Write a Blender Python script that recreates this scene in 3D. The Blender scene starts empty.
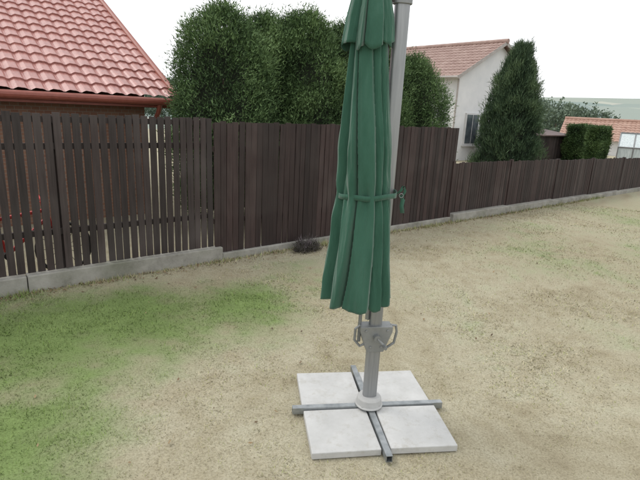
import bpy, math, random
import numpy as np
from mathutils import Matrix, Vector, noise
random.seed(4); rng=np.random.default_rng(7)
S=bpy.context.scene
S.view_settings.view_transform='Standard'; S.view_settings.look='None'; S.view_settings.exposure=0

# ---------------------------------------------------------------- camera
PITCH=math.radians(15); ROLL=math.radians(2.9); H=2.2
R=Matrix.Rotation(math.pi/2-PITCH,3,'X')@Matrix.Rotation(ROLL,3,'Z')
cd=bpy.data.cameras.new('camera'); cam=bpy.data.objects.new('camera',cd); S.collection.objects.link(cam)
cam.matrix_world=Matrix.Translation((0,0,H))@R.to_4x4()
cd.sensor_width=36; cd.lens=490/640*36; cd.clip_start=.05; cd.clip_end=6000
S.camera=cam

# ---------------------------------------------------------------- frames
FD=Vector((0.772,0.636,0)).normalized(); NR=Vector((-FD.y,FD.x,0)); BASE=Vector((-3.629,5.217,0))
MF=Matrix(((FD.x,NR.x,0,BASE.x),(FD.y,NR.y,0,BASE.y),(0,0,1,0),(0,0,0,1)))   # (s along fence, o behind fence, z)
GZ=-0.05

# ---------------------------------------------------------------- helpers
def mat(name): 
    m=bpy.data.materials.new(name); m.use_nodes=True
    return m,m.node_tree,m.node_tree.nodes['Principled BSDF']
def ramp(nt,fac,stops):
    r=nt.nodes.new('ShaderNodeValToRGB'); nt.links.new(fac,r.inputs[0])
    e=r.color_ramp.elements
    while len(e)<len(stops): e.new(.5)
    for i,(p,c) in enumerate(stops):
        e[i].position=p; e[i].color=(c[0],c[1],c[2],1)
    return r.outputs[0]
def noi(nt,vec,scale,detail=4,rough=.55,out=0):
    n=nt.nodes.new('ShaderNodeTexNoise'); n.inputs['Scale'].default_value=scale; n.inputs['Detail'].default_value=detail; n.inputs['Roughness'].default_value=rough
    if vec is not None: nt.links.new(vec,n.inputs['Vector'])
    return n.outputs[out]
def math_(nt,op,a,b=None,clamp=False):
    n=nt.nodes.new('ShaderNodeMath'); n.operation=op; n.use_clamp=clamp
    for i,x in enumerate((a,b)):
        if x is None: continue
        if isinstance(x,(int,float)): n.inputs[i].default_value=x
        else: nt.links.new(x,n.inputs[i])
    return n.outputs[0]
def mixc(nt,f,a,b,mode='MIX'):
    n=nt.nodes.new('ShaderNodeMix'); n.data_type='RGBA'; n.blend_type=mode
    for i,x in ((0,f),(6,a),(7,b)):
        if isinstance(x,(int,float)): n.inputs[i].default_value=x
        elif isinstance(x,tuple): n.inputs[i].default_value=(x[0],x[1],x[2],1)
        else: nt.links.new(x,n.inputs[i])
    return n.outputs[2]
def bump(nt,b,h,strength,dist):
    n=nt.nodes.new('ShaderNodeBump'); n.inputs['Strength'].default_value=strength; n.inputs['Distance'].default_value=dist
    nt.links.new(h,n.inputs['Height']); nt.links.new(n.outputs[0],b.inputs['Normal'])
def coords(nt,kind='Object'):
    return nt.nodes.new('ShaderNodeTexCoord').outputs[kind]
def attr(nt,name):
    a=nt.nodes.new('ShaderNodeAttribute'); a.attribute_name=name; return a.outputs['Fac']
def wmap(nt,vec,sc):
    m=nt.nodes.new('ShaderNodeMapping'); m.inputs['Scale'].default_value=sc; nt.links.new(vec,m.inputs[0]); return m.outputs[0]
def simple(name,c1,c2,scale=6,rough=.7,metal=0,bs=.15,bd=.01,stretch=(1,1,1),bscale=None):
    m,nt,b=mat(name); v=wmap(nt,coords(nt),stretch)
    n=noi(nt,v,scale,5,.6); nt.links.new(ramp(nt,n,[(.3,c1),(.7,c2)]),b.inputs['Base Color'])
    b.inputs['Roughness'].default_value=rough; b.inputs['Metallic'].default_value=metal
    if bs: bump(nt,b,noi(nt,v,bscale or scale*6,4),bs,bd)
    return m

class MB:
    def __init__(s): s.v=[]; s.f=[]; s.m=[]
    def add(s,vs,fs,mi=0):
        o=len(s.v); s.v+= [tuple(x) for x in vs]; s.f+=[tuple(i+o for i in f) for f in fs]; s.m+=[mi]*len(fs)
    def box(s,c,d,M=None,mi=0):
        x,y,z=d[0]/2,d[1]/2,d[2]/2
        vs=[Vector((a*x,b*y,e*z)) for a in(-1,1) for b in(-1,1) for e in(-1,1)]
        if M is not None: vs=[M@v for v in vs]
        vs=[v+Vector(c) for v in vs]
        s.add(vs,[(0,1,3,2),(4,6,7,5),(0,4,5,1),(2,3,7,6),(0,2,6,4),(1,5,7,3)],mi)
    def bb(s,a,b,mi=0):
        s.box([(a[i]+b[i])/2 for i in range(3)],[abs(b[i]-a[i]) for i in range(3)],None,mi)
    def tube(s,pts,rad,seg=16,mi=0,cap=True,sx=1,closed=False):
        pts=[Vector(p) for p in pts]; n=len(pts)
        if not hasattr(rad,'__len__'): rad=[rad]*n
        ref=None; vs=[]; fs=[]
        for i,p in enumerate(pts):
            if closed: t=(pts[(i+1)%n]-pts[i-1]).normalized()
            else: t=(pts[min(i+1,n-1)]-pts[max(i-1,0)]).normalized()
            if ref is None:
                ref=t.cross(Vector((0,1,0))) if abs(t.y)<.9 else t.cross(Vector((1,0,0)))
            a=(ref-t*ref.dot(t)).normalized(); ref=a; b=t.cross(a)
            for k in range(seg):
                th=2*math.pi*k/seg; vs.append(p+a*math.cos(th)*rad[i]*sx+b*math.sin(th)*rad[i])
        m=n if closed else n-1
        for i in range(m):
            for k in range(seg):
                j=(i+1)%n; k2=(k+1)%seg
                fs.append((i*seg+k,i*seg+k2,j*seg+k2,j*seg+k))
        if cap and not closed:
            fs.append(tuple(range(seg-1,-1,-1))); fs.append(tuple((n-1)*seg+k for k in range(seg)))
        s.add(vs,fs,mi)
    def obj(s,name,mats,M=None,parent=None,smooth=False,bevel=0):
        me=bpy.data.meshes.new(name); me.from_pydata(s.v,[],s.f); me.update()
        for m in (mats if isinstance(mats,list) else [mats]): me.materials.append(m)
        me.polygons.foreach_set('material_index',s.m)
        if smooth: me.polygons.foreach_set('use_smooth',[True]*len(me.polygons))
        o=bpy.data.objects.new(name,me); S.collection.objects.link(o)
        if parent is not None: o.parent=parent
        elif M is not None: o.matrix_world=M
        if bevel:
            b=o.modifiers.new('b','BEVEL'); b.width=bevel; b.segments=2; b.limit_method='ANGLE'
        return o
def empty(name,M=None):
    o=bpy.data.objects.new(name,None); S.collection.objects.link(o); o.empty_display_size=.2
    if M is not None: o.matrix_world=M
    return o
def fastmesh(name,V,k,attrs,material,parent=None,M=None):
    n=len(V)//k; me=bpy.data.meshes.new(name)
    me.vertices.add(n*k); me.vertices.foreach_set('co',V.astype(np.float32).ravel())
    me.loops.add(n*k); me.loops.foreach_set('vertex_index',np.arange(n*k,dtype=np.int32))
    me.polygons.add(n); me.polygons.foreach_set('loop_start',np.arange(0,n*k,k,dtype=np.int32))
    try: me.polygons.foreach_set('loop_total',np.full(n,k,dtype=np.int32))
    except Exception: pass
    me.update(calc_edges=True)
    if not isinstance(attrs,dict): attrs={'shade':attrs}
    for nm,val in attrs.items():
        a=me.attributes.new(nm,'FLOAT','POINT'); a.data.foreach_set('value',np.repeat(val,k).astype(np.float32))
    me.materials.append(material)
    o=bpy.data.objects.new(name,me); S.collection.objects.link(o)
    if parent is not None: o.parent=parent
    elif M is not None: o.matrix_world=M
    return o

# ---------------------------------------------------------------- world / sun
SUN_EL=math.radians(52); SUN_AZ=math.radians(-75)
w=bpy.data.worlds.new('World'); S.world=w; w.use_nodes=True; nt=w.node_tree
bg=nt.nodes['Background']; sky=nt.nodes.new('ShaderNodeTexSky'); sky.sky_type='NISHITA'; sky.sun_disc=False
sky.sun_elevation=SUN_EL; sky.sun_rotation=SUN_AZ; sky.air_density=1.0; sky.dust_density=3
hs=nt.nodes.new('ShaderNodeHueSaturation'); hs.inputs['Saturation'].default_value=.4; nt.links.new(sky.outputs[0],hs.inputs['Color'])
tc=nt.nodes.new('ShaderNodeTexCoord')
cl=noi(nt,wmap(nt,tc.outputs['Generated'],(1,1,2.5)),1.6,4)
cloud=ramp(nt,cl,[(.3,(9.7,9.95,10.2)),(.7,(10.8,10.85,10.9))])
mx=mixc(nt,.9,hs.outputs[0],cloud); nt.links.new(mx,bg.inputs[0]); bg.inputs[1].default_value=.128
sd=bpy.data.lights.new('sun','SUN'); sd.energy=1.3; sd.angle=math.radians(24); sd.color=(1,.97,.92)
so=bpy.data.objects.new('sun',sd); S.collection.objects.link(so)
dv=Vector((math.sin(SUN_AZ)*math.cos(SUN_EL),math.cos(SUN_AZ)*math.cos(SUN_EL),math.sin(SUN_EL)))
so.rotation_euler=dv.to_track_quat('Z','Y').to_euler(); so.location=dv*30

# ---------------------------------------------------------------- lawn fields (green amount, dryness tone)
def sst(a,b,x):
    t=min(1,max(0,(x-a)/(b-a))); return t*t*(3-2*t)
BL=[(-2.7,4.2,2.4,.72),(-1.9,4.8,1.9,.74),(-1.6,2.3,1.0,.50),(-1.0,5.3,1.7,.62),(-2.2,2.8,1.5,.60),(-.2,6.2,1.5,.34),(.9,5.9,1.2,.14),(4.5,8.5,4.5,.26),(3.2,5.0,2.6,.12),(9,12,7,.26),(1.8,2.6,1.4,.04)]
def field(x,y):
    n1=noise.noise(Vector((x*.9,y*.9,1)))+.5*noise.noise(Vector((x*2.1,y*2.1,4)))
    n2=noise.noise(Vector((x*5,y*5,7)))+.6*noise.noise(Vector((x*12,y*12,9)))
    bs=0
    for cx,cy,r,a in BL:
        d=math.hypot(x-cx,y-cy)
        if d<r: bs=max(bs,a*(1-sst(0,r,d)))
    g=sst(.02,.62,bs+.20*n1+.16*n2-.05)
    return g,.5+.20*n2+.18*n1
def lawn_color(nt,fine=None):
    g=attr(nt,'green'); t=attr(nt,'tone')
    straw=ramp(nt,t,[(.15,(.27,.23,.155)),(.38,(.37,.33,.235)),(.6,(.44,.405,.305)),(.85,(.50,.47,.375))])
    green=ramp(nt,t,[(.2,(.115,.170,.055)),(.8,(.215,.29,.11))])
    return mixc(nt,g,straw,green)
mg,nt,b=mat('lawn'); c=lawn_color(nt)
p=nt.nodes.new('ShaderNodeNewGeometry').outputs['Position']
n3=noi(nt,p,70,3,.75)
c=mixc(nt,.9,c,ramp(nt,n3,[(.3,(.62,.60,.54)),(.5,(.95,.95,.93)),(.7,(1.18,1.18,1.16))]),'MULTIPLY')
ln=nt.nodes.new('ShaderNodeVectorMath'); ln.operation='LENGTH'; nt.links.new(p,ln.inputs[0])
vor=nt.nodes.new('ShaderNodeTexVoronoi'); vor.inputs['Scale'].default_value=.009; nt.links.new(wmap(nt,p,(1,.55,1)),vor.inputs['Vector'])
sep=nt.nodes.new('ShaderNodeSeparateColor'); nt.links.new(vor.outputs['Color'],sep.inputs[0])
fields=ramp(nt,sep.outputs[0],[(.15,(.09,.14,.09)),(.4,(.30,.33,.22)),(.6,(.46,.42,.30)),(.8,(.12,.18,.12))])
fields=mixc(nt,.38,fields,(.40,.44,.48))  # pale blue-grey mixed in: distance haze painted into the field colour
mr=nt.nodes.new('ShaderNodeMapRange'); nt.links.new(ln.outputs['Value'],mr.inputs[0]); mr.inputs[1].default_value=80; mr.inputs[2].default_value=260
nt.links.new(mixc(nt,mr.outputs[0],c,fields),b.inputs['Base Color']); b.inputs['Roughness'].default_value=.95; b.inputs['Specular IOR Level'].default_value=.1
bump(nt,b,n3,.8,.014)

cx,cy=1.0,4.0
rs=np.concatenate([[0],np.arange(.1,12,.1),12*np.power(1.055,np.arange(0,110))]); rs=rs[rs<4200]
NA=420; V=[];Fc=[];GA=[];TA=[]
for r in rs:
    for k in range(NA):
        th=2*math.pi*k/NA; x=cx+r*math.cos(th); y=cy+r*math.sin(th)
        z=GZ+(.012*noise.noise(Vector((x*.8,y*.8,0))) if r<25 else 0)
        z-=9*sst(32,150,r)
        if r>290:
            hh=50+34*noise.noise(Vector((math.cos(th)*2.2,math.sin(th)*2.2,r*.0008)))+14*noise.noise(Vector((x*.004,y*.004,3)))
            z+=sst(300,1300,r)*(hh+9)
        V.append((x,y,z))
        if r<60: g_,t_=field(x,y)
        else: g_,t_=.3,.5
        GA.append(g_);TA.append(t_)
for i in range(len(rs)-1):
    for k in range(NA):
        k2=(k+1)%NA; Fc.append((i*NA+k,(i+1)*NA+k,(i+1)*NA+k2,i*NA+k2))
mb=MB(); mb.add(V,Fc); o=mb.obj('ground',mg,smooth=True)
for nm,val in (('green',GA),('tone',TA)):
    a=o.data.attributes.new(nm,'FLOAT','POINT'); a.data.foreach_set('value',val)

mbl,nt,b=mat('grass_blades'); c=lawn_color(nt)
c=mixc(nt,1.0,c,ramp(nt,attr(nt,'shade'),[(0,(.66,.64,.54)),(.5,(1.05,1.03,.98)),(.78,(1.38,1.34,1.24)),(.90,(.90,1.0,.62)),(1,(.66,.86,.40))]),'MULTIPLY')
nt.links.new(c,b.inputs['Base Color']); b.inputs['Roughness'].default_value=.8; b.inputs['Specular IOR Level'].default_value=.2
n=400000
rr=1.2+14.5*rng.random(n)**1.3; th=rng.uniform(math.radians(38),math.radians(142),n)
px=rr*np.cos(th); py=rr*np.sin(th)
n2_=9000; ss=rng.uniform(-1.5,16,n2_); oo=-.07-np.abs(rng.normal(0,.06,n2_))
px=np.concatenate([px,BASE.x+FD.x*ss+NR.x*oo]); py=np.concatenate([py,BASE.y+FD.y*ss+NR.y*oo]); rr=np.hypot(px,py); edge=np.arange(len(px))>=n
so_=(px-BASE.x)*NR.x+(py-BASE.y)*NR.y
lx=(px-.434)*math.cos(.153)+(py-3.33)*math.sin(.153); ly=-(px-.434)*math.sin(.153)+(py-3.33)*math.cos(.153)
ok=(so_<-.06)&~((abs(lx)<.508)&(abs(ly)<.508)); 
px,py,rr,edge=px[ok],py[ok],rr[ok],edge[ok]
tuft=np.array([noise.noise(Vector((a*3,b_*3,0)))+.6*noise.noise(Vector((a*11,b_*11,0))) for a,b_ in zip(px,py)])
ok=(rng.random(len(px))<.75+tuft*.6); px,py,rr,tuft,edge=px[ok],py[ok],rr[ok],tuft[ok],edge[ok]; n=len(px)
gt=np.array([field(a,b_) for a,b_ in zip(px,py)]); gr=gt[:,0]; tn=gt[:,1]
L=rng.uniform(.010,.028,n)*(1+.4*tuft)*(1+rr*.05)*(1+edge*1.5)*(1+.35*gr); wd=rng.uniform(.0014,.0028,n)*(1+rr*.16); a=rng.uniform(0,2*math.pi,n); el=rng.uniform(.10,.95,n)+edge*.3+gr*.25
d=np.stack([np.cos(a)*np.cos(el),np.sin(a)*np.cos(el),np.sin(el)],1); s_=np.stack([-np.sin(a),np.cos(a),0*a],1)
P=np.stack([px,py,np.full(n,GZ-.004)],1)
V=np.stack([P-s_*wd[:,None],P+s_*wd[:,None],P+d*L[:,None]],1).reshape(-1,3)
fastmesh('lawn_grass',V,3,{'shade':np.clip(rng.random(n)*.95+edge*.25,0,1),'green':np.clip(gr*1.2+rng.normal(0,.12,n),0,1),'tone':tn},mbl)
# leaf litter
lm,nt,b=mat('dry_leaves'); nt.links.new(ramp(nt,attr(nt,'shade'),[(0,(.06,.04,.025)),(.5,(.17,.11,.06)),(1,(.30,.22,.12))]),b.inputs['Base Color']); b.inputs['Roughness'].default_value=.9
n=1500; ss=rng.uniform(-1.5,14,n); oo=-.08-np.abs(rng.normal(0,.14,n)); oo[1300:]-=rng.uniform(0,4,200)
P=np.stack([BASE.x+FD.x*ss+NR.x*oo,BASE.y+FD.y*ss+NR.y*oo,np.full(n,GZ+.014)+rng.random(n)*.012],1)
a=rng.uniform(0,6.28,n); l=rng.uniform(.008,.024,(n,1)); u=np.stack([np.cos(a),np.sin(a),rng.normal(0,.3,n)],1); v_=np.stack([-np.sin(a),np.cos(a),rng.normal(0,.3,n)],1)
fastmesh('fallen_leaves',np.stack([P-u*l,P+v_*l*.5,P+u*l,P-v_*l*.5],1).reshape(-1,3),4,rng.random(n),lm)

# ---------------------------------------------------------------- wood fence
def wood(name,c1,c2,c3):
    m,nt,b=mat(name); v=coords(nt); g=nt.nodes.new('ShaderNodeNewGeometry')
    n=noi(nt,wmap(nt,v,(30,30,1.5)),1.5,5,.65); n2=noi(nt,v,1.3,2)
    base=ramp(nt,n,[(.3,c1),(.7,c2)]); 
    base=mixc(nt,ramp(nt,n2,[(.45,(0,0,0)),(.75,(.6,.6,.6))]),base,c3)
    tint=ramp(nt,g.outputs['Random Per Island'],[(0,(.6,.6,.6)),(1,(1.4,1.35,1.35))])
    nt.links.new(mixc(nt,1,base,tint,'MULTIPLY'),b.inputs['Base Color']); b.inputs['Roughness'].default_value=.65; b.inputs['Specular IOR Level'].default_value=.35
    bump(nt,b,n,.4,.004); return m
wd_dark=wood('dark_stained_wood',(.021,.013,.012),(.046,.030,.028),(.064,.052,.048))
wd_grey=wood('glare_greyed_wood',(.023,.017,.016),(.052,.039,.037),(.078,.068,.065))  # slightly lighter, greyer stain; veiling glare on the left fence painted into the colour
conc,nt,b=mat('concrete'); v=coords(nt)
c0=ramp(nt,noi(nt,v,3.5,6,.7),[(.3,(.19,.18,.16)),(.5,(.30,.29,.26)),(.75,(.40,.385,.35))])
c0=mixc(nt,ramp(nt,noi(nt,v,1.2,4),[(.5,(0,0,0)),(.7,(.55,.55,.55))]),c0,(.14,.15,.10))
nt.links.new(c0,b.inputs['Base Color']); b.inputs['Roughness'].default_value=.95; bump(nt,b,noi(nt,v,50,5,.7),.5,.01)

def fence(name,s0,s1,ztop,zbot,pitch,width,m,panels=None,rails=(.25,.8)):
    root=empty(name,MF); mb=MB(); s=s0
    while s<s1:
        zt=ztop if panels is None else panels(s)[0]; zb=zbot if panels is None else panels(s)[1]
        wj=width*random.uniform(.94,1.04); t=random.gauss(0,.0045)
        h=zt-zb+random.gauss(0,.007)
        mb.box((s+width/2+random.gauss(0,.004),random.gauss(0,.002),zb+h/2),(wj,.02,h),Matrix.Rotation(t,3,'Y')@Matrix.Rotation(random.gauss(0,.025),3,'Z'))
        s+=pitch
    mb.obj('slats',m,parent=root)
    mb=MB()
    if panels is None:
        for q in rails:
            z=zbot+(ztop-zbot)*q; mb.bb((s0,.0125,z-.035),(s1,.055,z+.035))
        mb.bb((s0,.0125,ztop-.10),(s1,.05,ztop-.03))
        s=s0+.1
        while s<s1: mb.bb((s-.04,.056,GZ-.1),(s+.04,.13,ztop-.02)); s+=2.6
    mb.obj('rails_and_posts',m,parent=root); return root
fA=fence('wooden_fence',-7.2,2.66,2.0,.17,.100,.080,wd_grey)
mb=MB(); 
for a_ in (-7.3,-4.8,-2.25,.28): mb.bb((a_,-.07,GZ-.3),(a_+2.52 if a_<.2 else 2.80,.09,.15+random.uniform(-.008,.008)))
mb.obj('concrete_plinth',conc,parent=fA,bevel=.012)
fB=fence('wooden_fence',2.70,8.24,1.955,.06,.100,.0925,wd_dark)
mb=MB()
for a_,b_,t in ((2.803,5.4,.055),(5.403,8.30,.065)): mb.bb((a_,-.06,GZ-.3),(b_,.09,t))
mb.obj('concrete_plinth',conc,parent=fB,bevel=.012)
bounds=[8.26,10.55,12.9,15.1,17.4,19.7,22.0,24.3,26.6,28.9,31.2,33.5]
tops=[1.22,1.20,1.16,1.14,1.11,1.09,1.07,1.05,1.03,1.01,1.0]
def pan(s):
    for i in range(len(tops)):
        if s<bounds[i+1]: return tops[i],.15-.022*i
    return tops[-1],-.05
fC=fence('wooden_fence',8.30,33.4,0,0,.085,.078,wd_dark,panels=pan)
mb=MB(); mp=MB()
for i in range(len(tops)):
    a_,b_=bounds[i],bounds[i+1]; t=tops[i]; zb=.15-.022*i
    for q in (.2,.82):
        z=zb+(t-zb)*q; mb.bb((a_+.02,.0125,z-.03),(b_-.02,.05,z+.03))
    mb.bb((a_-.035,-.03,GZ),(a_+.035,.05,t+.045))
    mp.bb((a_+(.041 if i==0 else .003),-.12,GZ-.3),(b_,.085,zb-.015))
mb.obj('posts',wd_dark,parent=fC); mp.obj('concrete_plinth',conc,parent=fC,bevel=.012)

# ---------------------------------------------------------------- roofs
def rooftile(name,cols,rough=.45):
    m,nt,b=mat(name); v=coords(nt)
    n=noi(nt,v,2.2,5,.6); g=noi(nt,v,25,3)
    c=ramp(nt,n,cols); c=mixc(nt,.6,c,ramp(nt,g,[(.3,(.66,.66,.66)),(.7,(1.18,1.18,1.18))]),'MULTIPLY')
    nt.links.new(c,b.inputs['Base Color']); b.inputs['Roughness'].default_value=rough; return m
def tiles(mb,L,SL,O,ux,vx,tw=.23,row=.35,amp=.022,step=.03,seg=8):
    O=Vector(O);ux=Vector(ux).normalized();vx=Vector(vx).normalized(); w_=ux.cross(vx).normalized()
    if w_.z<0: w_=-w_
    nu=int(L/tw*seg)+1; us=[L*i/(nu-1) for i in range(nu)]; vs=[]
    v=0
    while v<SL-1e-6:
        v2=min(v+row,SL); jit=random.uniform(-.004,.004); vs.append((v,step+jit)); vs.append((v2,0)); v=v2
    verts=[]
    for (v,st) in vs:
        for u in us:
            ph=(u/tw)%1; hgt=amp*(math.sin(2*math.pi*ph)*.8+ .35*math.sin(4*math.pi*ph+1))
            verts.append(O+ux*u+vx*v+w_*(hgt+st+.03))
    fs=[]
    for j in range(len(vs)-1):
        for i in range(nu-1): fs.append((j*nu+i,j*nu+i+1,(j+1)*nu+i+1,(j+1)*nu+i))
    mb.add(verts,fs)

red_tile=rooftile('red_glazed_tile',[(.3,(.35,.145,.125)),(.6,(.43,.20,.175)),(.8,(.50,.29,.26))],.28)
redpaint=simple('red_brown_paint',(.22,.06,.04),(.30,.085,.06),8,.5)
brick,nt,b=mat('brick'); v=coords(nt)
mp_=nt.nodes.new('ShaderNodeMapping'); mp_.inputs['Rotation'].default_value=(math.pi/2,0,0); nt.links.new(v,mp_.inputs[0])
br=nt.nodes.new('ShaderNodeTexBrick'); br.inputs['Scale'].default_value=4; br.inputs['Color1'].default_value=(.22,.11,.075,1); br.inputs['Color2'].default_value=(.27,.15,.10,1); br.inputs['Mortar'].default_value=(.27,.25,.22,1); br.inputs['Mortar Size'].default_value=.015
nt.links.new(mp_.outputs[0],br.inputs['Vector']); nt.links.new(br.outputs[0],b.inputs['Base Color']); b.inputs['Roughness'].default_value=.9
glass,nt,b=mat('window_glass'); b.inputs['Roughness'].default_value=.08
ng=noi(nt,coords(nt),2,2); nt.links.new(ramp(nt,ng,[(.3,(.04,.05,.06)),(.7,(.10,.12,.13))]),b.inputs['Base Color'])
whitep=simple('white_paint',(.60,.60,.59),(.70,.70,.69),3,.5,bs=.05)

h1=empty('red_roof_house',MF)
e_o,e_z,r_o,r_z=3.0,2.23,8.3,4.86; sl=math.hypot(r_o-e_o,r_z-e_z); vx=(0,(r_o-e_o)/sl,(r_z-e_z)/sl)
mb=MB(); tiles(mb,13.4,sl,(-9.95,e_o,e_z),(1,0,0),vx,.25,.36,.022,.028)
tiles(mb,13.4,sl,(-9.95,2*r_o-e_o,e_z),(1,0,0),(0,-vx[1],vx[2]),.25,.36,.022,.028)
mb.obj('tile_roof',red_tile,parent=h1)
mb=MB(); mb.tube([(-9.95,r_o,r_z+.03),(3.45,r_o,r_z+.03)],.11,12); 
for sgn in (1,-1):
    O=Vector((3.46,e_o if sgn>0 else 2*r_o-e_o,e_z+.05)); E=Vector((3.46,r_o,r_z+.05))
    mb.tube([O,E],.065,10)
    d=(E-O); ang=math.atan2(d.z,d.y)
    mb.box((O+E)/2+Vector((.03,0,-.13)),(.03,d.length,.2),Matrix.Rotation(ang,3,'X'))
mb.obj('ridge_and_verge',redpaint,parent=h1)
mb=MB(); mb.tube([(-9.9,e_o-.07,e_z-.03),(3.48,e_o-.07,e_z-.05)],.065,12); 
mb.tube([(3.1,e_o-.06,e_z-.08),(3.1,e_o+.05,e_z-.25),(3.1,e_o+.42,e_z-.55),(3.1,e_o+.42,-.1)],.045,10)
mb.bb((-9.9,e_o,e_z-.16),(3.43,e_o+.03,e_z-.01)); mb.obj('gutter_and_fascia',redpaint,parent=h1)
mb=MB(); mb.bb((-9.9,e_o+.04,e_z-.17),(3.4,e_o+.52,e_z-.15)); mb.obj('soffit',simple('soffit_wood',(.12,.06,.04),(.18,.09,.06),6),parent=h1)
mb=MB(); w0,w1=e_o+.5,2*r_o-e_o-.5
def gable(mb,s,o0,o1,zb,ze,zr):
    om=(o0+o1)/2
    mb.add([(s,o0,zb),(s,o1,zb),(s,o1,ze),(s,om,zr),(s,o0,ze)],[(0,1,2,3,4)])
mb.add([(-9.6,w0,-.4),(3.0,w0,-.4),(3.0,w0,2.36),(-9.6,w0,2.36)],[(0,1,2,3)])
mb.add([(-9.6,w1,-.4),(3.0,w1,-.4),(3.0,w1,2.36),(-9.6,w1,2.36)],[(0,1,2,3)])
gable(mb,3.0,w0,w1,-.4,2.36,4.72); gable(mb,-9.6,w0,w1,-.4,2.36,4.72)
mb.obj('brick_walls',brick,parent=h1)
mb=MB(); mg_=MB()
for s in (-6.5,-3.2):
    mb.bb((s,w0-.04,.75),(s+1.3,w0-.003,1.9)); mg_.bb((s+.08,w0-.05,.83),(s+.61,w0-.041,1.82)); mg_.bb((s+.69,w0-.05,.83),(s+1.22,w0-.041,1.82))
mb.obj('window_frames',whitep,parent=h1); mg_.obj('window_panes',glass,parent=h1)
# white house
h2=empty('white_house',MF)
ren=simple('white_render',(.62,.63,.64),(.72,.72,.72),1.5,.9,bs=.2,bscale=60)
ptile=rooftile('faded_clay_tile',[(.3,(.27,.17,.145)),(.6,(.36,.25,.215)),(.8,(.44,.34,.30))],.7)
s0,s1,sr=19.95,27.65,23.7; ez,rz=4.0,5.95; sl=math.hypot(sr-s0,rz-ez)
mb=MB(); tiles(mb,7.6,sl,(s0,8.75,ez),(0,1,0),((sr-s0)/sl,0,(rz-ez)/sl),.26,.38,.02,.025,6)
tiles(mb,7.6,math.hypot(s1-sr,rz-ez),(s1,8.75,ez),(0,1,0),(-(s1-sr),0,(rz-ez)),.26,.38,.02,.025,6)
mb.tube([(sr,8.7,rz+.06),(sr,16.4,rz+.06)],.12,10)
mb.obj('tile_roof',ptile,parent=h2)
mb=MB()
for o in (9.1,16.0):
    mb.add([(20.4,o,-.5),(27.2,o,-.5),(27.2,o,4.15),(23.7,o,5.88),(20.4,o,4.15)],[(0,1,2,3,4)])
for s in (20.4,27.2): mb.add([(s,9.1,-.5),(s,16,-.5),(s,16,4.15),(s,9.1,4.15)],[(0,1,2,3)])
mb.obj('rendered_walls',ren,parent=h2)
mb=MB()
for a_,b_ in (((s0,ez),(sr,rz)),((s1,ez),(sr,rz))):
    A=Vector((a_[0],8.76,a_[1]-.04));B=Vector((b_[0],8.76,b_[1]-.04)); d=B-A
    mb.box((A+B)/2,(d.length,.03,.16),Matrix.Rotation(-math.atan2(d.z,d.x),3,'Y'))
mb.tube([(s0-.05,8.75,ez-.02),(s0-.05,16.3,ez-.02)],.06,8)
mb.tube([(20.33,9.0,3.95),(20.33,9.0,-.3)],.045,8)
mb.obj('bargeboards_and_gutter',simple('grey_paint',(.30,.27,.25),(.38,.35,.33),5,.5),parent=h2)
mb=MB(); mg_=MB()
for s,z0,z1 in ((21.35,.75,2.35),(24.9,.75,2.35),(24.6,3.0,4.1)):
    mb.bb((s,9.02,z0),(s+1.15,9.098,z1)); mg_.bb((s+.08,9.0,z0+.08),(s+.54,9.019,z1-.08)); mg_.bb((s+.61,9.0,z0+.08),(s+1.07,9.019,z1-.08))
    mb.bb((s-.06,8.93,z0-.07),(s+1.21,9.097,z0-.01))
mb.obj('window_frames',simple('window_grey_frame',(.5,.5,.5),(.6,.6,.6),4,.5),parent=h2); mg_.obj('window_panes',glass,parent=h2)
# distant orange roof house
ca,sa=.86,-.51
MO=Matrix(((ca,.51,0,19.3),(sa,.86,0,41.2),(0,0,1,-.32),(0,0,0,1)))
h3=empty('orange_roof_house',MO); mb=MB(); sl=math.hypot(3.2,1.5)
otile=rooftile('orange_clay_tile',[(.3,(.33,.19,.145)),(.6,(.42,.27,.21)),(.8,(.49,.35,.28))],.7)
tiles(mb,13,sl,(0,-2.6,1.2),(1,0,0),(0,3.2/sl,1.5/sl),.3,.4,.025,.03,6); tiles(mb,13,sl,(0,3.8,1.2),(1,0,0),(0,-3.2/sl,1.5/sl),.3,.4,.025,.03,6)
mb.tube([(0,.6,2.75),(13,.6,2.75)],.13,8); mb.obj('tile_roof',otile,parent=h3)
mb=MB(); mb.bb((.4,-2.2,-2.5),(12.6,3.4,1.28)); 
for s in (.4,12.6): mb.add([(s,-2.2,1.28),(s,3.4,1.28),(s,.6,2.6)],[(0,1,2)])
mb.obj('walls',ren,parent=h3)
mb=MB()
for s in (2,5,8.5): mb.bb((s,-2.26,-.4),(s+1.1,-2.203,.7))
mb.bb((8.5,1.2,2.0),(9.0,1.7,3.3)); mb.obj('windows_and_chimney',brick,parent=h3)
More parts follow.
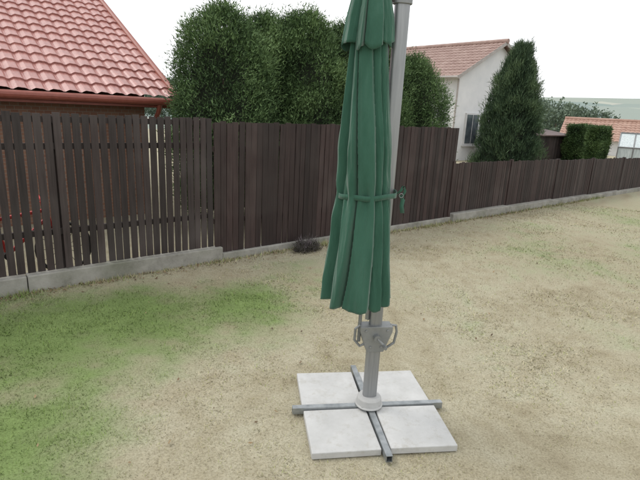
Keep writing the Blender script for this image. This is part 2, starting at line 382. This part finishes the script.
# greenhouse
MGm=Matrix(((ca,.51,0,15.5),(sa,.86,0,26.5),(0,0,1,GZ),(0,0,0,1)))
gh=empty('greenhouse',MGm)
poly,nt,b=mat('polycarbonate'); b.inputs['Roughness'].default_value=.25
ng=noi(nt,wmap(nt,coords(nt),(8,8,1)),2,3); nt.links.new(ramp(nt,ng,[(.3,(.40,.46,.46)),(.7,(.62,.67,.67))]),b.inputs['Base Color'])
mb=MB(); Wd=4.2;D=2.6
mb.add([(0,0,0),(Wd,0,0),(Wd,0,1.05),(0,0,1.05),(0,D,0),(Wd,D,0),(Wd,D,1.05),(0,D,1.05),(0,D/2,1.75),(Wd,D/2,1.75)],[(0,1,2,3),(4,5,6,7),(3,2,9,8),(7,6,9,8),(0,4,7,8,3),(1,5,6,9,2)])
mb.obj('panels',poly,parent=gh); mb=MB()
for i in range(7):
    x=Wd*i/6
    for A,B in (((x,-.015,0),(x,-.015,1.05)),((x,-.015,1.06),(x,D/2,1.77)),((x,D/2,1.77),(x,D+.015,1.06)),((x,D+.015,1.05),(x,D+.015,0))): mb.tube([A,B],.03,6)
for y,z in ((-.015,1.06),(D/2,1.78),(D+.015,1.06),(-.015,.04)): mb.tube([(0,y,z),(Wd,y,z)],.035,6)
mb.obj('frame',simple('aluminium',(.2,.2,.2),(.3,.3,.3),4,.4,.6),parent=gh)
# brown garden shed
mb=MB(); bf=empty('garden_shed',MF)
s=21.6
while s<26.1: mb.bb((s,6.0,GZ),(s+.135,6.03,1.50+random.uniform(-.01,.01))); s+=.14
mb.bb((21.6,6.031,GZ),(26.2,8.0,1.47)); mb.obj('plank_walls',wd_grey,parent=bf)
mb=MB(); Mr=Matrix.Rotation(math.radians(8),3,'X'); mb.box((23.9,7.0,1.64),(4.8,2.5,.05),Mr); mb.obj('felt_roof',simple('roof_felt',(.12,.08,.075),(.17,.12,.11),5),parent=bf)

# ---------------------------------------------------------------- foliage
def leafmat(name,dark,mid,light):
    m,nt,b=mat(name)
    nt.links.new(ramp(nt,attr(nt,'shade'),[(.05,dark),(.5,mid),(.95,light)]),b.inputs['Base Color']); b.inputs['Roughness'].default_value=.65; b.inputs['Specular IOR Level'].default_value=.25
    return m
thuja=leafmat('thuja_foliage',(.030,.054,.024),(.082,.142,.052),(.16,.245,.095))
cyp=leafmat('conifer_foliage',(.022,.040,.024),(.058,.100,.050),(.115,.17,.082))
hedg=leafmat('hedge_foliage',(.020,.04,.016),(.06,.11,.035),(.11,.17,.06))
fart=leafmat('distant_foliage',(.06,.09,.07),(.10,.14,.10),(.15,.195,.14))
lav=leafmat('lavender_foliage',(.035,.032,.026),(.085,.080,.062),(.15,.125,.14))
bark=simple('bark',(.06,.045,.035),(.13,.10,.08),6,.9,stretch=(4,4,1))
core_m,nt,b=mat('shade_core'); b.inputs['Base Color'].default_value=(.016,.022,.011,1); b.inputs['Roughness'].default_value=1  # near-black solid filler against see-through; inner shade put into its colour
def leaves(C,Nn,sh,per,spread,ln,wd,up,material,name,parent):
    n=len(C)*per; c=np.repeat(C,per,0); nn=np.repeat(Nn,per,0); s=np.repeat(sh,per)
    off=rng.normal(0,1,(n,3))*spread; P=c+off
    d=nn*rng.uniform(.2,1,(n,1))+np.array([0,0,1])*up*rng.uniform(.2,1.2,(n,1))+rng.normal(0,.45,(n,3)); d/=np.linalg.norm(d,axis=1,keepdims=True)
    q=np.cross(d,rng.normal(0,1,(n,3))); q/=np.linalg.norm(q,axis=1,keepdims=True)
    l=ln*rng.uniform(.6,1.3,(n,1)); w_=wd*rng.uniform(.6,1.3,(n,1))
    V=np.stack([P-q*w_*.5,P+q*w_*.5,P+d*l],1) 
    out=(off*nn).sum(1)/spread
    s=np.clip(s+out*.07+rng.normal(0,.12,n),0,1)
    return fastmesh(name,V.reshape(-1,3),3,s,material,parent=parent)
def tree(name,M,z0,z1,prof,nc,per,spread,ln,wd,up,material,lobes=.12,seed=0,nsc=2.2,tips=(),trunk=.1):
    root=empty(name,M); C=[];Nn=[];sh=[]
    for i in range(nc):
        t=random.random()**.85; a=random.uniform(0,2*math.pi); z=z0+(z1-z0)*t
        r=np.interp(t,[p[0] for p in prof],[p[1] for p in prof])
        dn=noise.noise(Vector((math.cos(a)*nsc*.8+seed,math.sin(a)*nsc*.8,z*nsc*.75)))+.5*noise.noise(Vector((math.cos(a)*nsc*2+seed,math.sin(a)*nsc*2,z*nsc*2)))
        k=1-abs(random.gauss(0,.13)); rr=r*(1+lobes*dn*1.6)*k
        if dn<-.5 and random.random()<.6: continue
        C.append((rr*math.cos(a),rr*math.sin(a),z+lobes*dn*.5)); 
        sl=.5*(1 if t>.8 else .2); Nn.append((math.cos(a),math.sin(a),sl)); sh.append(min(1,max(0,.42+dn*.6-(1-k)*1.3+.12*t)))  # hollows and inner clusters darker: self-shading painted into the leaf colour
    for (tx,ty,tz,th_,tr) in tips:
        for i in range(int(90*th_)):
            t=random.random(); a=random.uniform(0,6.283); r=tr*(1-t)**.7*random.uniform(.5,1.05)
            C.append((tx+r*math.cos(a)+.05*t,ty+r*math.sin(a),tz+th_*t)); Nn.append((math.cos(a),math.sin(a),.3)); sh.append(.42+random.gauss(0,.12))
    C=np.array(C);Nn=np.array(Nn);sh=np.array(sh)
    leaves(C,Nn,sh,per,spread,ln,wd,up,material,'foliage',root)
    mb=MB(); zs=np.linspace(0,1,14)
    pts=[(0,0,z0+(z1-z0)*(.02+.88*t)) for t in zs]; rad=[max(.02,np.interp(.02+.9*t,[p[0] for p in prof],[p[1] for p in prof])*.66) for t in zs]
    mb.tube(pts,rad,14); mb.obj('shade_core',core_m,parent=root)
    mb=MB(); mb.tube([(0,0,GZ-.1),(.02,0,z0+.3*(z1-z0)),(0,.02,z0+.75*(z1-z0))],[trunk,trunk*.75,trunk*.2],10)
    for i in range(10):
        a=i*2.4; z=z0+(z1-z0)*(.08+.07*i); r=np.interp((z-z0)/(z1-z0),[p[0] for p in prof],[p[1] for p in prof])*.9
        mb.tube([(0,0,z),(r*.5*math.cos(a),r*.5*math.sin(a),z+.12),(r*math.cos(a),r*math.sin(a),z+.35)],[trunk*.35,trunk*.22,.008],6)
    mb.obj('trunk_and_limbs',bark,parent=root); return root
def TF(s,o): return MF@Matrix.Translation((s,o,0))
rp=[(0,.75),(.15,.95),(.45,1.0),(.7,.92),(.85,.70),(.95,.40),(1,.08)]
def sc(p,k): return [(a,b*k) for a,b in p]
for s,o,zt,k,sd_,tp in ((3.9,2.0,3.74,.92,1,((.35,.1,3.2,.5,.3),)),(4.95,2.35,3.80,.9,3,()),(5.75,2.1,3.92,1.0,5,((-.4,0,3.4,.5,.35),(.4,.2,3.3,.55,.3))),(6.9,2.2,3.9,.95,9,((.3,-.2,3.3,.5,.3),)),(7.95,2.2,3.65,.85,11,()),(9.15,2.2,3.45,.95,13,((-.35,.1,3.0,.45,.3),(.4,.1,2.9,.45,.3)))):
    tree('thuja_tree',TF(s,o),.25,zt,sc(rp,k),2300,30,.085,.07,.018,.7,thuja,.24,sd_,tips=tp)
cp=[(0,.85),(.2,1.05),(.42,.98),(.6,.80),(.75,.60),(.88,.36),(.95,.18),(1,.03)]
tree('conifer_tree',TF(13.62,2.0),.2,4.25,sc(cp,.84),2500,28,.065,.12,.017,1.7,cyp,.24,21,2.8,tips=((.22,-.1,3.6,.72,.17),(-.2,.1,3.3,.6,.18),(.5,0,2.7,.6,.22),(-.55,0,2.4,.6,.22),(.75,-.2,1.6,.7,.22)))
def hedge(name,a,b):
    root=empty(name,MF); C=[];Nn=[];sh=[]
    a=Vector(a);b=Vector(b); d=b-a
    for i in range(2400):
        f=random.choices([0,1,2,3,4],[d.x*d.z,d.x*d.z,d.y*d.z,d.y*d.z,d.x*d.y])[0]; u,v=random.random(),random.random(); k=abs(random.gauss(0,.06))
        if f==0: p=(a.x+d.x*u,a.y+k,a.z+d.z*v);n=(0,-1,0)
        elif f==1: p=(a.x+d.x*u,b.y-k,a.z+d.z*v);n=(0,1,0)
        elif f==2: p=(a.x+k,a.y+d.y*u,a.z+d.z*v);n=(-1,0,0)
        elif f==3: p=(b.x-k,a.y+d.y*u,a.z+d.z*v);n=(1,0,0)
        else: p=(a.x+d.x*u,a.y+d.y*v,b.z-k);n=(0,0,1)
        q=Vector(p); dn=noise.noise(q*2)
        C.append(q+Vector(n)*dn*.08);Nn.append(n);sh.append(.45+dn*.5-k*2)  # deeper leaves get a darker tone, painted shade
    leaves(np.array([tuple(c) for c in C]),np.array(Nn,float),np.array(sh),14,.05,.09,.03,.4,hedg,'foliage',root)
    mb=MB(); mb.bb((a.x+.12,a.y+.12,GZ),(b.x-.12,b.y-.12,b.z-.12)); mb.obj('shade_core',core_m,parent=root)
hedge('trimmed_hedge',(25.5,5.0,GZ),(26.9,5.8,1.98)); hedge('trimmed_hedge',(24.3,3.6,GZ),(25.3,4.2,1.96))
root=empty('distant_trees'); C=[];Nn=[];sh=[];mb=MB()
def dtree(x,y,zt,zb,r):
    for i in range(300):
        u=Vector((random.gauss(0,1),random.gauss(0,1),random.gauss(0,1))).normalized(); k=random.uniform(.8,1.02)*(1+.3*noise.noise(u*2+Vector((x,y,0))))
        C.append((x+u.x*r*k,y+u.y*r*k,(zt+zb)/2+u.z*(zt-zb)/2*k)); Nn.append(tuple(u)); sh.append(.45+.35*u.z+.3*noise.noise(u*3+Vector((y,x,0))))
    mb.tube([(x,y,zb-6),(x,y,zt-r*.6)],[.35,.1],6)
for i in range(46):
    az=random.uniform(-60,60); dd=random.uniform(95,150); 
    top=2.2+dd*(random.uniform(.012,.04) if az<22 or az>38 else random.uniform(-.02,.002)); r=random.uniform(3,5)
    az=math.radians(az); dtree(dd*math.sin(az),dd*math.cos(az),top,top-random.uniform(6,9),r)
for u_,dd,tp in ((23.4,90,.028),(24.4,80,.022),(25.2,95,.030),(26.1,90,.026),(27.0,100,.018),(27.8,110,.022),(28.8,100,.008),(30.0,120,.002),(31.2,115,.0),(32.5,115,.006)):
    az=math.radians(u_); dtree(dd*math.sin(az),dd*math.cos(az),2.2+dd*tp,-7,3.0)
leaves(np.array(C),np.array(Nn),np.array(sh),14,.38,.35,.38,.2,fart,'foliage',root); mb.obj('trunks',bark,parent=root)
# small dried bush at fence foot
root=empty('lavender_bush',TF(4.2,-.28)); C=[];Nn=[];sh=[]
for i in range(200):
    u=Vector((random.gauss(0,1),random.gauss(0,1),abs(random.gauss(0,1)))).normalized(); k=random.uniform(.4,1.05)
    C.append((u.x*.24*k,u.y*.15*k,GZ+u.z*.18*k)); Nn.append(tuple(u)); sh.append(.25+.5*u.z+random.gauss(0,.2))
leaves(np.array(C),np.array(Nn),np.clip(np.array(sh),0,1),9,.03,.07,.009,.8,lav,'foliage',root)
mb=MB()
for i in range(12):
    a=i*.55; mb.tube([(0,0,GZ-.02),(.08*math.cos(a),.06*math.sin(a),GZ+.12)],[.006,.003],5)
mb.obj('stems',bark,parent=root)

# ---------------------------------------------------------------- red bicycle behind fence
redm=simple('red_paint',(.45,.03,.03),(.55,.05,.04),5,.35,bs=0); rub=simple('rubber',(.02,.02,.02),(.04,.04,.04),9,.8,bs=0)
bk=empty('bicycle',TF(.25,.5)); mb=MB(); mr_=MB()
def circ(c,r,n=32): return [(c[0]+r*math.cos(2*math.pi*i/n),c[1],c[2]+r*math.sin(2*math.pi*i/n)) for i in range(n)]
for x in (-.5,.55):
    mr_.tube(circ((x,0,.29),.32),.022,8,closed=True)
    for i in range(12):
        a=math.pi*i/6; mr_.tube([(x,0,.29),(x+.31*math.cos(a),0,.29+.31*math.sin(a))],.003,4)
for A,B in (((-.5,0,.29),(-.08,0,.28)),((-.08,0,.28),(-.22,0,.80)),((-.5,0,.29),(-.2,0,.72)),((-.2,0,.72),(.36,0,.80)),((-.08,0,.28),(.38,0,.70)),((.34,0,.92),(.42,0,.62)),((.42,0,.62),(.55,0,.29))): mb.tube([A,B],.025,8)
mb.tube([(.34,-.25,.96),(.34,0,.93),(.34,.25,.96)],.014,8); mr_.box((-.24,0,.83),(.24,.13,.05)); mr_.tube([(-.08,-.08,.28),(-.08,.08,.28)],.05,12)
mb.obj('frame',redm,parent=bk); mr_.obj('wheels_and_saddle',rub,parent=bk)

# ---------------------------------------------------------------- parasol
pz=Matrix.Translation((.434,3.36,GZ))@Matrix.Rotation(math.radians(8.8),4,'Z')
par=empty('cantilever_parasol',pz)
alu=simple('brushed_aluminium',(.27,.28,.29),(.36,.37,.38),3,.45,.7,.08,.002,stretch=(20,20,1))
alud=simple('bracket_grey',(.20,.21,.21),(.29,.30,.30),8,.45,.4,.05)
steel=simple('galvanised_steel',(.24,.26,.27),(.42,.44,.45),14,.4,.7,.1,.003)
lg=simple('light_grey_plastic',(.38,.38,.37),(.47,.47,.46),8,.5,0,.05)
slabm,nt,b=mat('white_concrete_slab'); v=coords(nt)
c0=ramp(nt,noi(nt,v,4,6,.65),[(.3,(.43,.43,.42)),(.6,(.52,.52,.51)),(.8,(.57,.57,.56))]); c0=mixc(nt,ramp(nt,noi(nt,v,11,6,.8),[(.52,(0,0,0)),(.72,(.6,.6,.6))]),c0,(.34,.32,.27))
nt.links.new(c0,b.inputs['Base Color']); b.inputs['Roughness'].default_value=.9; bump(nt,b,noi(nt,v,90,4,.7),.35,.003)
mb=MB(); q=.476
for sx,sy,rz_,dx,dz in ((-1,-1,.008,0,0),(1,-1,-.014,.008,.004),(-1,1,-.010,-.004,.002),(1,1,.008,.0,-.002)):
    mb.box((sx*(q/2+.030)+dx,sy*(q/2+.028)-.03,.030+dz),(q,q,.05),Matrix.Rotation(rz_,3,'Z'))
mb.obj('ballast_slabs',slabm,parent=par,bevel=.006)
mb=MB()
def channel(mb,c,L,axis):
    if axis==0:
        mb.box((c[0],c[1],c[2]-.02),(L,.040,.004)); mb.box((c[0],c[1]-.020,c[2]),(L,.004,.05)); mb.box((c[0],c[1]+.020,c[2]),(L,.004,.05)); mb.box((c[0],c[1],c[2]+.023),(L,.036,.004))
    else:
        mb.box((c[0],c[1],c[2]-.02),(.040,L,.004)); mb.box((c[0]-.020,c[1],c[2]),(.004,L,.05)); mb.box((c[0]+.020,c[1],c[2]),(.004,L,.05)); mb.box((c[0],c[1],c[2]+.023),(.036,L,.004))
for sgn in (-1,1):
    channel(mb,(sgn*.32,-.03,.045),.54,0); channel(mb,(0,-.03+sgn*.32,.045),.54,1)
mb.box((0,-.03,.046),(.13,.13,.06)); mb.obj('cross_base',steel,parent=par)
mb=MB(); 
mb.tube([(0,-.03,.076),(0,-.03,.082),(0,-.03,.09),(0,-.03,.135),(0,-.03,.15),(0,-.03,.152)],[.105,.105,.098,.092,.080,.05],40)
for k in range(4):
    a=math.pi/4+k*math.pi/2; mb.tube([(.088*math.cos(a),-.03+.088*math.sin(a),.08),(.088*math.cos(a),-.03+.088*math.sin(a),.10)],.014,8)
mb.obj('base_collar',lg,parent=par)
mb=MB()
def oval(mb,x,y,z0,z1,a,b_,seg=32,p=2.8):
    vs=[]
    for z in (z0,z1):
        for k in range(seg):
            t=2*math.pi*k/seg; cx_,sx_=math.cos(t),math.sin(t)
            vs.append((x+a*math.copysign(abs(cx_)**(2/p),cx_),y+b_*math.copysign(abs(sx_)**(2/p),sx_),z))
    fs=[(k,(k+1)%seg,seg+(k+1)%seg,seg+k) for k in range(seg)]+[tuple(range(seg-1,-1,-1)),tuple(range(seg,2*seg))]
    mb.add(vs,fs)
oval(mb,0,-.03,.14,2.93,.048,.034); oval(mb,0,-.03,.15,.62,.053,.039)
mb.obj('mast',alu,parent=par)
mb=MB(); oval(mb,0,-.03,2.90,2.99,.06,.045); 
mb.box((-.07,-.03,2.94),(.16,.05,.05)); 
mb.add([(-.12,-.085,.74),(.12,-.085,.74),(.12,-.085,.70),(.062,-.085,.54),(-.062,-.085,.54),(-.12,-.085,.70),(-.12,.02,.74),(.12,.02,.74),(.12,.02,.70),(.062,.02,.54),(-.062,.02,.54),(-.12,.02,.70)],
 [(0,5,4,3,2,1),(6,7,8,9,10,11),(0,1,7,6),(1,2,8,7),(2,3,9,8),(3,4,10,9),(4,5,11,10),(5,0,6,11)])
for x,z in ((-.08,.71),(.08,.71),(-.04,.58),(.04,.58)): mb.tube([(x,-.085,z),(x,-.093,z)],.010,8)
mb.obj('mast_bracket',alud,parent=par,bevel=.006)
mb=MB()
mb.tube([(.115,-.04,.735),(.155,-.04,.73),(.165,-.04,.68),(.150,-.04,.59),(.10,-.04,.555),(.06,-.04,.575)],.010,10)
mb.tube([(-.115,-.04,.735),(-.150,-.04,.71),(-.152,-.04,.62),(-.11,-.04,.57),(-.07,-.04,.59)],.010,10)
mb.tube([(0,-.085,.66),(0,-.12,.66)],.026,14); mb.tube([(0,-.115,.66),(.05,-.12,.61)],.010,8); mb.tube([(.05,-.115,.61),(.05,-.17,.61)],.013,10)
mb.tube([(-.115,-.02,.60),(-.115,-.02,.86),(-.13,-.02,1.0)],.013,10)
mb.obj('handles',alud,parent=par)
mb=MB(); 
A=Vector((-.062,-.03,.78)); B=Vector((-.085,-.04,2.95)); d=B-A
mb.tube([A,A+d*.5,B],.019,4); mb.obj('arm',alu,parent=par)
# canopy: wrapped pleats
green,nt,b=mat('green_fabric'); v=coords(nt)
n=noi(nt,wmap(nt,v,(3,3,1)),2.5,4); c0=ramp(nt,n,[(.3,(.028,.092,.060)),(.7,(.046,.130,.090))])
nt.links.new(c0,b.inputs['Base Color']); b.inputs['Roughness'].default_value=.85; b.inputs['Sheen Weight'].default_value=.3; b.inputs['Specular IOR Level'].default_value=.2
wr=noi(nt,wmap(nt,v,(5,5,1.6)),3.5,4,.55)
bump(nt,b,wr,.6,.02)
def loft(name,prof,amp,nf,ph0,hem,seg=360,nz=120,seed=0,thick=.003):
    zs0,zs1=prof[0][0],prof[-1][0]; P=np.array(prof); vs=[]; rr_=random.Random(seed+5); fa=[rr_.uniform(.35,1.5) for _ in range(nf)]; fh=[rr_.uniform(-1,1) for _ in range(nf)]; wdt=[rr_.uniform(.6,1.4) for _ in range(nf)]
    tot=sum(wdt); cum=[0]
    for q in wdt: cum.append(cum[-1]+q/tot)
    for i in range(nz+1):
        f=i/nz; z=zs0+(zs1-zs0)*f; Rr=np.interp(z,P[:,0],P[:,1]); ox=np.interp(z,P[:,0],P[:,2]); Am=np.interp(z,[a_[0] for a_ in amp],[a_[1] for a_ in amp])
        for k in range(seg):
            t=2*math.pi*k/seg; tt=t+.10*math.sin(z*2.1+1+seed)+.14*math.sin(2*t+z*1.3)+.08*math.sin(3*t+seed-z*1.6)+ph0
            q=(tt/(2*math.pi))%1.0; ki=0
            while ki<nf-1 and q>=cum[ki+1]: ki+=1
            fr=(q-cum[ki])/(cum[ki+1]-cum[ki]); cut=.80
            if fr<cut: w1=fr/cut; w1=.5*w1+.5*math.sin(w1*math.pi/2)
            else: w1=max(0,1-((fr-cut)/(1-cut))); w1=w1*w1*(3-2*w1)
            wob=.06*noise.noise(Vector((math.cos(t)*2.2,math.sin(t)*2.2,z*1.3+seed)))+.03*noise.noise(Vector((math.cos(t)*6,math.sin(t)*6,z*4+seed)))
            cr=1-abs(noise.noise(Vector((math.cos(t)*2.5+3,math.sin(t)*2.5,z*1.1+2*seed)))*2.2)
            wob+=.025*max(0,cr)**3
            pin=math.exp(-((z-1.715)/.12)**2) if seed==0 else 0
            wob+=pin*.03*math.sin(17*t+z*12)
            r=Rr*(1-Am*fa[ki]*(1-w1)+wob*1.4)
            dz=(1-f)**10*(-hem*1.2*math.sin(math.pi*fr)+hem*.8*math.sin(2*t+2)+hem*.6*math.sin(t+2.4)+hem*.9*fh[ki]*math.sin(math.pi*fr))
            vs.append((ox+r*math.cos(t),-.075+r*.88*math.sin(t),z+dz))
    fs=[(i*seg+k,i*seg+(k+1)%seg,(i+1)*seg+(k+1)%seg,(i+1)*seg+k) for i in range(nz) for k in range(seg)]
    mb=MB(); mb.add(vs,fs); o=mb.obj(name,green,parent=par,smooth=True)
    so=o.modifiers.new('s','SOLIDIFY'); so.thickness=thick; return o
Z0=-GZ
loft('canopy',[(.91+Z0,.255,-.168),(1.05+Z0,.245,-.170),(1.3+Z0,.224,-.172),(1.5+Z0,.203,-.175),(1.66+Z0,.174,-.172),(1.75+Z0,.180,-.175),(1.95+Z0,.178,-.185),(2.3+Z0,.148,-.20),(2.6+Z0,.122,-.21),(2.8+Z0,.10,-.21),(2.93+Z0,.03,-.21)],[(.9,.32),(1.4,.28),(1.72,.14),(1.9,.24),(2.9,.24)],9,.5,.016)
loft('vent_flap',[(2.60+Z0,.168,-.21),(2.75+Z0,.146,-.21),(2.88+Z0,.116,-.21),(2.99+Z0,.045,-.21),(3.0+Z0,.01,-.21)],[(2.6,.32),(2.9,.25),(3.1,.1)],8,.9,.022,nz=24,seed=3)
mb=MB(); zc=1.665+Z0; pts=[]
for k in range(72):
    t=2*math.pi*k/72; pts.append((-.165+.185*math.cos(t)+( .035*max(0,math.cos(t))),-.072+.165*math.sin(t),zc+.010*math.sin(t+1)+.004*math.sin(5*t)))
vs=[];fs=[]
for i,p_ in enumerate(pts):
    vs+= [(p_[0],p_[1],p_[2]-.017),(p_[0],p_[1],p_[2]+.017)]
for i in range(72): j=(i+1)%72; fs.append((2*i,2*j,2*j+1,2*i+1))
mb.add(vs,fs)
def ribbon(mb,pts,w=.014):
    vs=[];fs=[]
    for p_ in pts: vs+=[(p_[0]-w,p_[1],p_[2]),(p_[0]+w,p_[1]-.004,p_[2])]
    for i in range(len(pts)-1): fs.append((2*i,2*i+1,2*i+3,2*i+2))
    mb.add(vs,fs)
ribbon(mb,[(.05,-.10,zc+.005),(.07,-.12,zc+.03),(.085,-.12,zc+.065),(.10,-.12,zc+.03),(.08,-.12,zc-.02)],.009)
ribbon(mb,[(.07,-.115,zc),(.09,-.12,zc-.03),(.085,-.12,zc-.07),(.095,-.12,zc-.12)],.014)
o=mb.obj('tie_strap',green,parent=par,smooth=True); so=o.modifiers.new('s','SOLIDIFY'); so.thickness=.003
mb=MB(); mb.tube([(.075+.014*math.cos(a*.5236),-.126,zc+.014*math.sin(a*.5236)) for a in range(12)],.0025,8,closed=True); mb.obj('strap_ring',alud,parent=par)
mb=MB()
for k in range(8):
    a=k*math.pi/4+.2; mb.tube([(-.17+.10*math.cos(a),-.075+.09*math.sin(a),.935+.01*(k%3)),(-.19+.03*math.cos(a),-.075+.03*math.sin(a),2.9)],.007,6)
mb.obj('ribs',alu,parent=par)
